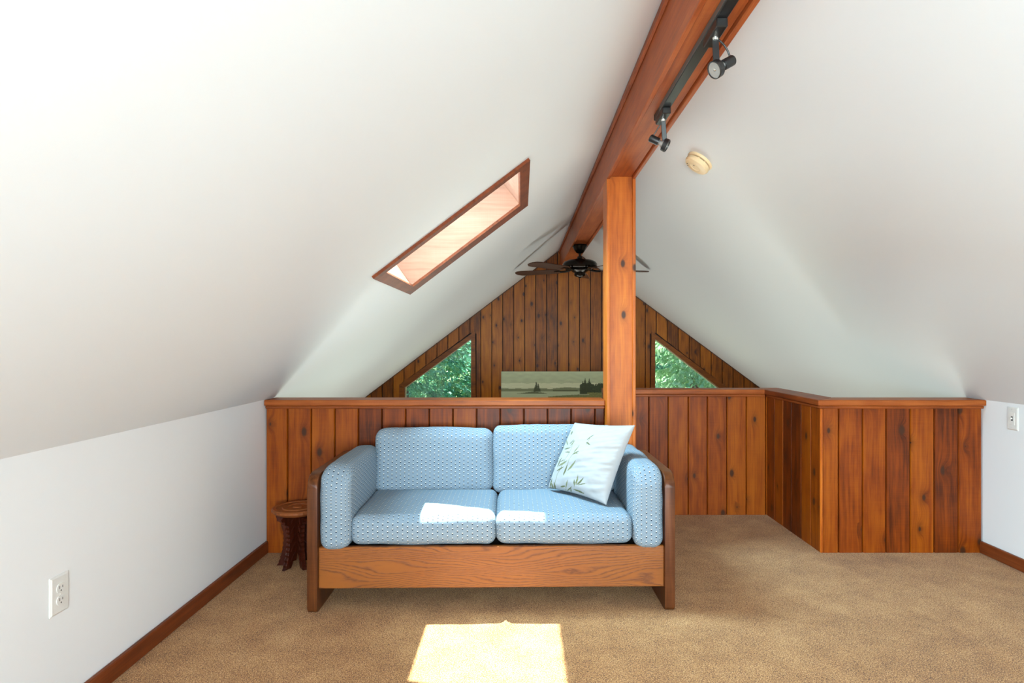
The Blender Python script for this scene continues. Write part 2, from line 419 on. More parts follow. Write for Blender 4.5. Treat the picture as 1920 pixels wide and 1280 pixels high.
# jog run, facing left
XJ = 1.736
hj = half_wall('wall_loft_jog', (XJ, DP, 0))
ds = [DP] + [XJ*1130/(p-977) for p in (1520, 1502, 1484, 1468, 1452)] + [DF]
o_ = Vector((XJ, DF, 0))
plank_run(hj, [0]+[DF-d for d in ds[::-1][1:]], 0, PH, rotz=R(-90), origin=o_)
obj('core', B(PT, PT+.085, .01, DF-DP+.08, 0, PH), dark_gap, hj)
cap_poly(hj, [(XJ-.028, DP-.028), (XJ+.135, DP+.135), (XJ+.135, DF+.135), (XJ-.028, DF-.028)], pine_y)
obj('moulding', B(-.014, 0, 0, DF-DP-.015, PH-.018, PH, .004), pine_y, hj)
obj('corner_bead', B(-.004, .010, -.004, .010, 0, PH-.018, .003), post_m, hj)
# right run
hr = half_wall('wall_loft_right', (XJ, DP, 0))
er = [XJ+.010] + [px2x(p, DP) for p in (1572.5, 1617.5, 1661.7, 1707, 1752, 1797.3)] + [XR-.004]
plank_run(hr, er, DP, PH)
obj('core', B(.012, XR-XJ-.002, PT, PT+.085, 0, PH), dark_gap, hr)
cap_poly(hr, [(XJ-.028, DP-.028), (XR-.002, DP-.028), (XR-.002, DP+.135), (XJ+.135, DP+.135)], pine_x)
obj('moulding', B(-.014, XR-XJ-.002, -.0145, 0, PH-.018, PH, .004), pine_x, hr)

# ------------------------------------------------------------------ far gable
hg = half_wall('wall_gable', (RX, YF, ZB))
YG = YF
def px2g(px): return (px-977)/1130*YG
wl = [(-1.461, .12), (-1.461, .65), (-.624, 1.262), (-.624, .12)]     # left window glass polygon (x, z)
wr = [(1.681, .12), (1.681, 1.262), (2.545, .60), (2.545, .12)]
TW = .065
def hit(x, z0, z1): return x
def clip_col(x0, x1):
    """vertical pieces [(poly)] of a plank between x0,x1 outside the windows incl. trim"""
    out = []
    def wtop(x, w):   # top of opening incl. trim at x, None outside
        if w == 'l':
            if not (-1.461-TW < x < -.624+TW): return None
            s = (1.262-.65)/(.837); return min(.65+(x+1.461)*s, 1.262+.0)+TW*1.25 if x < -.624 else 1.262+TW
        if not (1.681-TW < x < 2.545+TW): return None
        s = (1.262-.60)/(.864); return 1.262+TW if x < 1.681 else 1.262-(x-1.681)*s+TW*1.25
    xs = [x0] + [b for b in (-1.461-TW, -.624, -.624+TW, 1.681-TW, 1.681, 2.545+TW, RX) if x0+.004 < b < x1-.004] + [x1]
    for a, b in zip(xs, xs[1:]):
        m = (a+b)/2; t = wtop(m, 'l'); k = 'l'
        if t is None: t = wtop(m, 'r'); k = 'r'
        if t is None: out.append([(a, DZ), (b, DZ), (b, zc(b)-.002), (a, zc(a)-.002)])
        else:
            ta = wtop(a+1e-4, k) or t; tb = wtop(b-1e-4, k) or t
            ta = min(ta, zc(a)-.01); tb = min(tb, zc(b)-.01)
            out.append([(a, ta), (b, tb), (b, zc(b)-.002), (a, zc(a)-.002)])
            out.append([(a, DZ), (b, DZ), (b, .12-TW), (a, .12-TW)])
    return out
DZ = -.35
gx = px2g(901.7); gs = .1376
k0 = math.floor((EL-gx)/gs)
x = gx + k0*gs
while x < ER:
    a, b = max(x, EL), min(x+gs, ER)
    if b-a > .02:
        polys = clip_col(a, b)
        bm = bmesh.new(); g = .005
        for q in polys:
            qq = []
            for (px_, pz_) in q:
                if abs(px_-a) < 1e-6: px_ += g
                if abs(px_-b) < 1e-6: px_ -= g
                qq.append((px_-a, pz_-DZ))
            prism(bm, qq, -PT, 0)
        obj('plank', bm, pine_g, hg, Vector((a, YG, DZ))-hg.location)
    x += gs
# core behind the planks, with openings (built of prisms)
DW = (-1.3, 2.4, ZB+.05, DZ-.15)
bm = bmesh.new()
def core(pts): prism(bm, [(p[0]-RX, p[1]-ZB) for p in pts], 0.0, .1)
core([(EL, ZB), (DW[0], ZB), (DW[0], DZ), (EL, DZ)]); core([(DW[1], ZB), (ER, ZB), (ER, DZ), (DW[1], DZ)])
core([(DW[0], DW[3]), (DW[1], DW[3]), (DW[1], DZ), (DW[0], DZ)]); core([(DW[0], ZB), (DW[1], ZB), (DW[1], DW[2]), (DW[0], DW[2])])
core([(EL, DZ), (-1.461, DZ), (-1.461, zc(-1.461)), (EL, zc(EL))])
core([(2.545, DZ), (ER, DZ), (ER, zc(ER)), (2.545, zc(2.545))])
core([(-.624, DZ), (1.681, DZ), (1.681, zc(1.681)), (RX, RZ), (-.624, zc(-.624))])
core([(-1.461, .65), (-.624, 1.262), (-.624, zc(-.624)), (-1.461, zc(-1.461))])
core([(1.681, 1.262), (2.545, .60), (2.545, zc(2.545)), (1.681, zc(1.681))])
for a, b in ((-1.461, -.624), (1.681, 2.545)): core([(a, DZ), (b, DZ), (b, .12), (a, .12)])
obj('core', bm, dark_gap, hg)
# thin dark strip where planks meet the roof lining
bm = bmesh.new()
prism(bm, [(EL-RX, zc(EL)-.012-ZB), (0, RZ-.012-ZB), (0, RZ-ZB), (EL-RX, zc(EL)-ZB)], -PT-.006, -PT+.001)
prism(bm, [(ER-RX, zc(ER)-.012-ZB), (0, RZ-.012-ZB), (0, RZ-ZB), (ER-RX, zc(ER)-ZB)], -PT-.006, -PT+.001)
obj('edge_strip', bm, flat('dark_edge', srgb(70,36,14), .6), hg)

trim_pine = wood('window_trim_pine', srgb(84,42,4), srgb(126,68,12), srgb(150,86,22), 'x', knots=False, vary=.1)
def gable_window(name, poly):
    cx, cz = poly[0]; w = empty(name, (cx, YG, cz)); tag(w, kind=S)
    n = len(poly); ctr = Vector((sum(p[0] for p in poly)/n, sum(p[1] for p in poly)/n))
    def off(t):
        res = []
        for i in range(n):
            p0, p1, p2 = (Vector(poly[(i+k-1) % n]) for k in range(3))
            d1 = (p1-p0).normalized(); d2 = (p2-p1).normalized()
            n1 = Vector((d1.y, -d1.x)); n2 = Vector((d2.y, -d2.x))
            if n1.dot(p1-ctr) < 0: n1 = -n1
            if n2.dot(p2-ctr) < 0: n2 = -n2
            b = (n1+n2); b = b/ (1+n1.dot(n2)); L_ = min(b.length, 1.6); b = b.normalized()*L_
            res.append(p1 + b*t)
        return res
    outer = off(TW); 
    for i in range(n):
        j = (i+1) % n; bm = bmesh.new()
        q = [poly[i], poly[j], outer[j], outer[i]]
        prism(bm, [(p[0]-cx, p[1]-cz) for p in q], -PT-.012, 0.0)
        obj('trim_board', bm, trim_pine, w)
        bm = bmesh.new(); inn = off(-.008); q = [poly[i], poly[j], inn[j], inn[i]]
        prism(bm, [(p[0]-cx, p[1]-cz) for p in q], .0, .06)
        obj('stop_bead', bm, flat('pale_bead', srgb(190,160,130), .5) if i == 0 and name == 'window_1' else bpy.data.materials['pale_bead'], w)
    bm = bmesh.new(); prism(bm, [(p[0]-cx, p[1]-cz) for p in off(-.004)], .04, .046); obj('pane', bm, glass_m, w)
gable_window('window_1', wl); gable_window('window_2', wr)
dr = empty('door_1', (DW[0], YG+.03, DW[2])); tag(dr, kind=S)
bm = bmesh.new(); w_, h_ = DW[1]-DW[0], DW[3]-DW[2]
for i in range(3): box(bm, max(0, i*w_/2-.04), min(w_, i*w_/2+.04), 0, .05, 0, h_)
box(bm, 0, w_, 0, .05, 0, .08); box(bm, 0, w_, 0, .05, h_-.08, h_)
obj('frame', bm, trim_pine, dr); obj('pane', B(.03, w_-.03, .02, .026, .06, h_-.06), glass_m, dr)

# ------------------------------------------------------------------ beam and post
PX0, PX1, PY0, PY1 = .484, .647, 3.40, 3.555
BZ = 2.141
bt = empty('ridge_beam', (RX, 3, BZ)); tag(bt, 'long stained wooden box beam running under the ceiling ridge', 'beam')
def bb(name, *a, m=beam_m): 
    return obj(name, B(*a, .003), m, bt)
tl = zc(PX0)-BZ
bb('side_board', PX0-RX, PX0-RX+.019, YN-3, YF-PT-3, 0, tl); bb('side_board', PX1-RX-.019, PX1-RX, YN-3, YF-PT-3, 0, zc(PX1)-BZ)
bb('bottom_board', PX0-RX+.019, PX1-RX-.019, YN-3, YF-PT-3, .015, .04)
bb('ledger_strip', PX0-RX-.014, PX0-RX, YN-3, YF-PT-3, tl-.040, tl-.012); bb('ledger_strip', PX1-RX, PX1-RX+.014, YN-3, YF-PT-3, zc(PX1)-BZ-.040, zc(PX1)-BZ-.012)
pt = empty('support_post', ((PX0+PX1)/2, PY0, 0)); tag(pt, 'square orange pine post rising behind the sofa to the beam', 'post')
hw = (PX1-PX0)/2
obj('side_board', B(-hw, -hw+.018, 0, PY1-PY0, 0, BZ, .002), post_m, pt); obj('side_board', B(hw-.018, hw, 0, PY1-PY0, 0, BZ, .002), post_m, pt)
obj('front_board', B(-hw+.018, hw-.018, .012, .03, 0, BZ+.015, .001), post_m, pt); obj('back_board', B(-hw+.018, hw-.018, PY1-PY0-.03, PY1-PY0-.012, 0, BZ+.015, .001), post_m, pt)

# ------------------------------------------------------------------ sofa
sofa = empty('loveseat_sofa', (-.1316, 2.7235, 0), R(.93))
tag(sofa, 'two seat sofa with blue dotted cushions in a wooden box frame', 'sofa')
def rrect(y0, y1, z0, z1, rt, rb, n=8):
    pts = []
    for cy_, cz_, r, a0 in ((y1-rt, z1-rt, rt, 0), (y0+rt, z1-rt, rt, 90), (y0+rb, z0+rb, rb, 180), (y1-rb, z0+rb, rb, 270)):
        for i in range(n+1):
            a = R(a0+90*i/n); pts.append((cy_+r*math.cos(a), cz_+r*math.sin(a)))
    return pts
for s in (-1, 1):
    bm = bmesh.new(); x0, x1 = sorted((s*.786, s*.831))
    prism(bm, rrect(0, .668, 0, .622, .065, .018), x0, x1, 'yz', .003)
    obj('side_panel', bm, dark_oak, sofa, smooth=30)
obj('front_panel', B(-.786, .786, .022, .047, .102, .289, .0025), oak, sofa)
obj('back_panel', B(-.786, .786, .646, .664, .12, .60, .003), dark_oak, sofa)
bm = B(-.785, .785, .047, .646, .235, .272)
obj('seat_deck', bm, deck_black, sofa)

def cushion(name, x0, x1, y0, y1, z0, z1, r, bulge=(0,0,0), seed=0, shear=0, n=26, wr=.0025, fz=None):
    """rounded box in sofa space with UVs in metres"""
    sx, sy, sz = x1-x0, y1-y0, z1-z0; hx, hy, hz = sx/2, sy/2, sz/2
    bm = bmesh.new(); uvl = bm.loops.layers.uv.new('UVMap')
    def grid(h): 
        m = max(6, int(2*h/.022)); pts = set([-h+2*h*i/m for i in range(m+1)])
        for k in range(1, 5):
            t = r*(k/5); pts |= {-h+t, h-t}
        pts |= {-h+r, h-r}
        return sorted(pts)
    G = (grid(hx), grid(hy), grid(hz)); cache = {}
    def V(p):
        k = tuple(round(c, 6) for c in p)
        if k in cache: return cache[k]
        q = Vector(p); inner = Vector((max(-hx+r, min(hx-r, q.x)), max(-hy+r, min(hy-r, q.y)), max(-hz+r, min(hz-r, q.z))))
        d = q-inner
        if d.length > 1e-9: q = inner + d.normalized()*r if max(abs(c) for c in d) >= r-1e-6 or True else q
        n_ = (q-inner).normalized() if (q-inner).length > 1e-9 else Vector((0,0,0))
        fx = math.cos(q.x/hx*math.pi/2); fy = math.cos(q.y/hy*math.pi/2); fz_ = math.cos(q.z/hz*math.pi/2)
        fx, fy, fz_ = (max(0, f)**.5 for f in (fx, fy, fz_))
        q = q + Vector((n_.x*bulge[0]*fy*fz_, n_.y*bulge[1]*fx*fz_, n_.z*bulge[2]*fx*fy))
        w = noise.noise(q*9+Vector((seed*7.3, seed*3.1, 0)))*wr*1.6 + noise.noise(q*26+Vector((seed, 0, seed)))*wr*.6
        q = q + n_*w
        q = q + Vector(((x0+x1)/2, (y0+y1)/2, (z0+z1)/2))
        q.y += shear*(q.z-z0)
        if fz: q = fz(q, x0, x1, y0, y1, z0, z1)
        v = bm.verts.new(q); cache[k] = v; return v
    for ax in range(3):
        a1, a2 = [(1,2),(0,2),(0,1)][ax]; H_ = (hx, hy, hz)[ax]
        for sg in (-1, 1):
            for i in range(len(G[a1])-1):
                for j in range(len(G[a2])-1):
                    q = []; uvs = []
                    for di, dj in ((0,0),(1,0),(1,1),(0,1)):
                        p = [0,0,0]; p[ax] = sg*H_; p[a1] = G[a1][i+di]; p[a2] = G[a2][j+dj]
                        q.append(V(p)); o_ = (p[a1], p[a2])
                        if ax == 0: uvs.append((p[1], p[2]))
                        elif ax == 1: uvs.append((p[0], p[2]))
                        else: uvs.append((p[0], p[1]+hz+hy))
                    if (sg > 0) == (ax == 1): q = q[::-1]; uvs = uvs[::-1]
                    try: f = bm.faces.new(q)
                    except ValueError: continue
                    for l_, u_ in zip(f.loops, uvs): l_[uvl].uv = (u_[0]+seed*.37, u_[1]+seed*.11)
    o = obj(name, bm, fabric_m, sofa, smooth=True); return o
cushion('seat_cushion', -.650, .0135, .030, .56, .292, .424, .038, (.004, .012, .014), 1)
cushion('seat_cushion', .0175, .648, .030, .56, .292, .424, .038, (.004, .012, .014), 2)
cushion('back_cushion', -.655, -.0135, .517, .594, .408, .742, .05, (.004, .022, .010), 3, shear=.12)
cushion('back_cushion', -.0105, .650, .517, .594, .408, .757, .035, (.004, .022, .008), 4, shear=.12)
def armf(q, x0, x1, y0, y1, z0, z1):
    t = max(0, 1-(q.y-y0)/.10)                       # front lower end of arm drops and rounds
    if q.z > (z0+z1)/2: q.z -= .055*t*t*(q.z-(z0+z1)/2)/((z1-z0)/2)
    return q
cushion('arm_cushion', -.783, -.645, .002, .64, .276, .652, .046, (.006, .008, .006), 5, fz=armf)
cushion('arm_cushion', .650, .782, .002, .64, .278, .652, .046, (.008, .008, .006), 6, fz=armf)

# ------------------------------------------------------------------ throw pillow
BLc, BRc, TLc, TRc = Vector((.144, 3.20, .446)), Vector((.408, 2.885, .440)), Vector((.291, 3.255, .785)), Vector((.559, 2.95, .813))
cropc = {'TL': (268,40), 'TR': (648,58), 'BR': (455,568), 'BL': (92,465)}
leaves = [(215,185,205,150,7),(190,212,235,200,7),(200,232,236,233,7),(235,190,275,150,5),(240,118,252,92,7),(255,250,300,225,8),(262,232,292,196,5),
 (350,150,400,110,4),(347,165,370,186,8),(218,356,278,290,9),(190,384,217,318,8),(150,330,182,264,7),(160,326,225,290,9),(148,357,196,330,7),
 (264,460,262,415,7),(274,452,288,385,8),(280,454,324,403,9),(288,455,340,440,7),(205,472,219,425,7),(214,495,246,464,7),(239,505,238,470,6),
 (255,484,310,499,8),(270,490,332,512,7),(104,462,118,400,7),(126,478,112,430,8),(140,482,131,430,7),(174,465,204,462,10),(150,300,146,275,5),
 (118,470,96,466,6),(230,178,262,150,4),(300,250,262,236,4),(170,300,200,282,4)]
stems = [((128,480),(150,380),(190,310),(226,240),(262,150)), ((190,390),(215,330),(240,270),(300,185)), ((205,500),(210,440),(222,420)), ((262,470),(275,430)), ((345,180),(380,120))]
def seg_d(px, py, a, b):
    ax, ay = a; bx, by = b; dx, dy = bx-ax, by-ay; t = ((px-ax)*dx+(py-ay)*dy)/(dx*dx+dy*dy); tc_ = max(0, min(1, t))
    return math.hypot(px-ax-dx*tc_, py-ay-dy*tc_), tc_
def pillow_col(u, v):
    x = (1-v)*((1-u)*cropc['BL'][0]+u*cropc['BR'][0]) + v*((1-u)*cropc['TL'][0]+u*cropc['TR'][0])
    y = (1-v)*((1-u)*cropc['BL'][1]+u*cropc['BR'][1]) + v*((1-u)*cropc['TL'][1]+u*cropc['TR'][1])
    k_ = max(0, (1-(2*u-1)**2)*(1-(2*v-1)**2))**.42; x -= 62*k_; y -= 28*k_
    col = Vector((.36, .37, .375))
    for st in stems:
        for a, b in zip(st, st[1:]):
            d, t = seg_d(x, y, a, b)
            if d < 1.8: col = Vector(srgb(132,134,112))
    for i, (ax, ay, bx, by, w) in enumerate(leaves):
        d, t = seg_d(x, y, (ax, ay), (bx, by))
        wd = w*.62*math.sin(math.pi*min(1, max(0, .12+.88*t)))
        if d < wd: col = Vector(srgb(90,94,58)) if i % 3 else Vector(srgb(112,116,80))
    return col
def make_pillow():
    N = 168; o0 = (BLc+BRc)/2
    me = bpy.data.meshes.new('throw_pillow'); vs_ = []; cols = []; fs = []
    n_ = (BRc-BLc).cross(TLc-BLc).normalized()       # faces the camera
    if n_.y > 0: n_ = -n_
    for side in (1, -1):
        base = len(vs_)
        M_ = N if side == 1 else N
        for j in range(M_+1):
            for i in range(M_+1):
                u, v = i/M_, j/M_; uu, vv = 2*u-1, 2*v-1
                eu = uu*(1-.055*(1-vv*vv)); ev = vv*(1-.055*(1-uu*uu))
                a, b = (eu+1)/2, (ev+1)/2
                p = (BLc*(1-a)*(1-b)+BRc*a*(1-b)+TLc*(1-a)*b+TRc*a*b)
                k = max(0, (1-uu*uu)*(1-vv*vv))
                th = (.078 if side == 1 else .03)*k**.42
                wr = noise.noise(Vector((u*3, v*6, 3*side)))*.008 + noise.noise(Vector((u*4+v*2, v*20-u*5, 1)))*.0075*u*u*1.3 + noise.noise(Vector((u*14, v*14, 5)))*.002
                p = p + n_*side*(th + wr*min(1, k*5))
                vs_.append(p-o0); cols.append((*(pillow_col(u, v) if side == 1 else Vector((.36,.37,.375))), 1))
        for j in range(M_):
            for i in range(M_):
                q = (base+j*(M_+1)+i, base+j*(M_+1)+i+1, base+(j+1)*(M_+1)+i+1, base+(j+1)*(M_+1)+i)
                fs.append(q if side == 1 else q[::-1])
    me.from_pydata(vs_, [], fs); me.materials.append(pillow_m)
    a = me.color_attributes.new('print', 'FLOAT_COLOR', 'POINT')
    a.data.foreach_set('color', [c for cc in cols for c in cc])
    bm = bmesh.new(); bm.from_mesh(me); bmesh.ops.remove_doubles(bm, verts=bm.verts, dist=.0002); bmesh.ops.recalc_face_normals(bm, faces=bm.faces); bm.to_mesh(me); bm.free()
    me.polygons.foreach_set('use_smooth', [True]*len(me.polygons))
    o = bpy.data.objects.new('throw_pillow', me); C.objects.link(o); o.location = o0
    tag(o, 'white throw pillow printed with olive bamboo leaves, leaning on the sofa', 'pillow')
make_pillow()

# ------------------------------------------------------------------ carved stool
st = empty('carved_stool', (-1.2265, 3.315, 0)); tag(st, 'small round carved dark wood stool in the corner left of the sofa', 'stool')
bm = lathe([(0, .288), (.118, .288), (.130, .296), (.137, .302), (.137, .312), (.130, .318), (.112, .318), (.108, .314), (.084, .314), (.080, .319), (.056, .319), (.052, .314), (.028, .314), (.024, .320), (0, .320)], 72)
for v in bm.verts:
    r = v.co.xy.length
    if r > .125:
        a = math.atan2(v.co.y, v.co.x); k = 1-.022*(1 if (int(round(a/(2*math.pi)*72)) % 2) else 0); v.co.x *= k; v.co.y *= k
obj('seat', bm, carved_top, st, smooth=25)
prof_l = [(-.112, 0), (-.062, 0), (-.050, .03), (-.036, .075), (-.018, .10), (0, .108), (.018, .10), (.036, .075), (.050, .03), (.062, 0), (.112, 0)]
right_edge = []
for i in range(22):
    z = .012+i*.0122; base_w = .108-.034*math.sin(math.pi*min(1, z/.30))**.8 + (.02 if z > .24 else 0)
    right_edge.append((base_w + (.003 if i % 2 else -.003), z))
outline = prof_l + right_edge + [(.085, .289), (-.085, .289)] + [(-x, z) for x, z in right_edge[::-1]]
for ang in (8, 68, 128):
    bm = bmesh.new(); prism(bm, outline, -.011, .011, 'xz', .002)
    # carved relief ribs
    for sx in (-1, 1):
        for k in range(5):
            z = .04+k*.05; tube(bm, [(sx*.068, -.0115, z), (sx*.055, -.012, z+.02), (sx*.032, -.0115, z+.04)], .0028, 6)
            tube(bm, [(sx*.068, .0115, z), (sx*.055, .012, z+.02), (sx*.032, .0115, z+.04)], .0028, 6)
    obj('leg', bm, carved, st, rot=(0, 0, R(ang)))

# ------------------------------------------------------------------ outlet and switch
def wall_plate(name, loc, rz, label, cat):
    o = empty(name, loc, rz); tag(o, label, cat); return o    # local: plate faces -y
def plate(parent, w, h):
    bm = bmesh.new(); v = []
    for (a, b, y) in ((w/2, h/2, 0), (w/2, h/2, -.002), (w/2-.006, h/2-.006, -.006)):
        v.append([bm.verts.new(p) for p in ((-a, y, -b), (a, y, -b), (a, y, b), (-a, y, b))])
    for r0, r1 in zip(v, v[1:]):
        for i in range(4): bm.faces.new((r0[i], r0[(i+1)%4], r1[(i+1)%4], r1[i]))
    bm.faces.new(v[-1]); bm.faces.new(v[0][::-1]); return obj('plate', bm, plastic, parent)
ol = wall_plate('wall_outlet', (XL, 1.931, .4135), R(90), 'white double power outlet low on the left wall', 'outlet')
plate(ol, .078, .124)
for zz in (.0195, -.0195):
    pts = []
    for i in range(20):
        a = 2*math.pi*i/20; pts.append((.0172*math.cos(a), max(-.0135, min(.0135, .0172*math.sin(a)))+zz))
    bm = bmesh.new(); prism(bm, pts, -.0085, -.005); r_ = obj('receptacle', bm, plastic, ol)
    for sx, hh in ((-.0063, .009), (.0063, .0075)):
        obj('slot', B(sx-.0011, sx+.0011, -.0089, -.0084, zz+.0035-hh/2, zz+.0035+hh/2), slot_m, r_)
    bm = lathe([(0, 0), (.0024, 0), (.0024, .0005), (0, .0005)], 12); xform(bm, Matrix.Translation((0, -.0084, zz-.0075)) @ Matrix.Rotation(R(90), 4, 'X'))
    obj('slot', bm, slot_m, r_)
bm = lathe([(0, 0), (.0028, 0), (.0022, .0012), (0, .0014)], 12); xform(bm, Matrix.Translation((0, -.006, 0)) @ Matrix.Rotation(R(90), 4, 'X')); obj('screw', bm, plastic, ol, smooth=30)
sw = wall_plate('light_switch', (XR, 3.274, .804), R(-90), 'white toggle light switch on the right wall under the slope', 'switch')
plate(sw, .0725, .125)
bm = B(-.016, .016, -.0075, -.005, -.034, .034, .001); obj('switch_frame', bm, plastic, sw)
obj('toggle_slot', B(-.0055, .0055, -.0079, -.0074, -.012, .012), slot_m, sw)
bm = B(-.004, .004, -.018, -.007, -.003, .006, .001); obj('toggle', bm, plastic, sw)
for zz in (.03, -.03):
    bm = lathe([(0, 0), (.0028, 0), (.0022, .0012), (0, .0014)], 12); xform(bm, Matrix.Translation((0, -.0075, zz+.018*(1 if zz > 0 else -1))) @ Matrix.Rotation(R(90), 4, 'X')); obj('screw', bm, plastic, sw)

# ------------------------------------------------------------------ smoke detector on the right slope
sd = empty('smoke_detector', (.938, 3.155, zc(.938))); tag(sd, 'round yellowed smoke detector on the right ceiling slope', 'smoke detector')
sd.rotation_euler = (0, math.atan(SR)+math.pi, 0)
obj('base', lathe([(0, 0), (.071, 0), (.072, .006), (.069, .012), (.062, .014), (0, .014)], 48), cream, sd, smooth=35)
cv = obj('cover', lathe([(0, .014), (.060, .014), (.060, .019), (.067, .019), (.068, .032), (.062, .041), (.030, .045), (.028, .0435), (0, .0435)], 48), cream, sd, smooth=35)
for k in range(10):
    a0 = k*36+4; bm = bmesh.new()
    tube(bm, [(.0605*math.cos(R(a0+t)), .0605*math.sin(R(a0+t)), .0165) for t in (0, 9, 18, 27)], .0019, 6); obj('vent_slot', bm, slot_m, cv)
for (x, y) in ((.012, -.01), (.045, .02), (.035, .036)):
    obj('test_hole', lathe([(0, .0445), (.003, .0445), (.003, .0465), (0, .0465)], 10, center=(x, y, -.0005)), slot_m, cv)

# ------------------------------------------------------------------ track and spotlights
TZ = BZ+.015; TX = (PX0+PX1)/2
tk = empty('lighting_track', (TX, 2.48, TZ)); tag(tk, 'black metal lighting track running along the underside of the beam', 'track')
obj('rail', B(-.017, .017, -3.6, 0, -.024, 0, .002), black, tk)
obj('side_strip', B(.017, .0185, -3.6, -.10, -.020, -.002), track_side, tk); obj('side_strip', B(-.0185, -.017, -3.6, -.10, -.020, -.002), track_side, tk)
obj('end_cap', B(-.018, .018, 0, .006, -.025, 0, .002), black, tk)
def spot(y, label, stem, axis, capback, flip):
    """stem: end point of arm (world offset from adapter bottom), axis: direction lamp faces"""
    s = empty('spotlight', (TX, y, TZ-.024)); tag(s, label, 'spotlight', 'black spotlights on the track')
    obj('adapter', B(-.0165, .0165, -.062, .062, -.026, .0, .003), black, s)
    a = Vector((0, .0, -.026)); e = a+Vector(stem)
    obj('pivot', lathe([(0, -.034), (.008, -.034), (.009, -.026), (0, -.026)], 16), chrome, s)
    bm = bmesh.new(); d = (e-a).normalized(); q = Vector((0,0,1)).rotation_difference(-d).to_matrix().to_4x4()
    box(bm, -.0095, .0095, -.002, .002, -(e-a).length, 0, .0015); xform(bm, Matrix.Translation(a) @ q); obj('arm', bm, black, s)
    ax = Vector(axis).normalized(); c = e + Vector((0,0,-.003))
    q = Vector((0,0,1)).rotation_difference(ax).to_matrix().to_4x4(); M_ = Matrix.Translation(c) @ q
    bm = lathe([(.0215, -.006), (.0255, -.006), (.0262, .010), (.0235, .012), (.0225, .008), (.0215, -.006)], 32); hd = obj('ring', xform(bm, M_), black, s, smooth=35)
    obj('lamp', xform(lathe([(0, .0085), (.018, .0078), (.0228, .0085), (.0225, .004), (.016, -.012), (.010, -.020), (.009, -.030), (0, -.030)], 32), M_), lens, s, smooth=40)
    obj('bulb', xform(lathe([(0, .0105), (.004, .009), (.005, .0086), (0, .0086)], 16), M_), chrome, s)
    obj('socket_cap', xform(lathe([(0, -.068), (.013, -.068), (.0155, -.065), (.0155, -.030), (.0145, -.027), (0, -.027)], 28), M_), black, s, smooth=35)
    b = M_ @ Vector((0, 0, -.060)); bm = bmesh.new(); st_ = Vector((0, .01 if flip else -.0, -.028)) if True else a
    mid = (b+st_)/2 + Vector(capback)
    pts = [st_*(1-t)**2 + mid*2*t*(1-t) + b*t*t for t in [i/10 for i in range(11)]]
    tube(bm, pts, .0028, 8); obj('cord', bm, black, s, smooth=True)
spot(2.40, 'black spotlight at the far end of the track, nearer the post', (.012, .02, -.092), (.86, -.25, -.52), (-.004, 0, -.006), True)
spot(1.755, 'black spotlight nearer the camera with its round lens showing', (.004, .0, -.088), (-.80, -.30, -.52), (.012, 0, .018), False)

# ------------------------------------------------------------------ ceiling fan
fn = empty('ceiling_fan', (TX, 5.8, BZ)); tag(fn, 'dark bronze ceiling fan hanging from the beam beyond the post', 'ceiling fan')
obj('canopy', lathe([(0, .012), (.072, .012), (.074, 0), (.066, -.012), (.052, -.040), (.034, -.062), (.018, -.070), (0, -.070)], 40), bronze, fn, smooth=40)
obj('downrod', lathe([(0, -.065), (.012, -.065), (.012, -.095), (.024, -.100), (.026, -.118), (.016, -.126), (0, -.126)], 24), bronze, fn, smooth=40)
obj('motor', lathe([(0, -.118), (.040, -.120), (.060, -.128), (.110, -.134), (.150, -.150), (.166, -.172), (.167, -.196), (.155, -.210), (.140, -.216), (0, -.216)], 56), bronze, fn, smooth=40)
obj('switch_housing', lathe([(0, -.214), (.085, -.214), (.090, -.232), (.065, -.250), (.052, -.256), (.055, -.276), (.040, -.292), (.014, -.298), (.010, -.306), (0, -.306)], 40), bronze, fn, smooth=40)
for k in range(5):
    a = R(9+72*k)
    bm = bmesh.new(); tube(bm, [(.09, 0, -.222), (.13, .012, -.232), (.165, .020, -.236), (.20, .0, -.236)], [.011, .009, .008, .010], 8)
    tube(bm, [(.09, 0, -.222), (.13, -.012, -.232), (.165, -.020, -.236), (.20, 0, -.236)], [.011, .009, .008, .010], 8)
    box(bm, .19, .26, -.03, .03, -.238, -.233, .001)
    ir = obj('blade_iron', bm, bronze, fn, rot=(0, 0, a), smooth=40)
    pts = [(.20, -.045), (.24, -.055), (.60, -.066), (.655, -.058), (.688, -.030), (.695, 0), (.688, .030), (.655, .058), (.60, .066), (.24, .055), (.20, .045)]
    bm = bmesh.new(); prism(bm, pts, -.003, .003, 'xy'); xform(bm, Matrix.Translation((0, 0, -.229)) @ Matrix.Rotation(R(12), 4, 'X'))
    obj('blade', bm, blade_m, fn, rot=(0, 0, a))

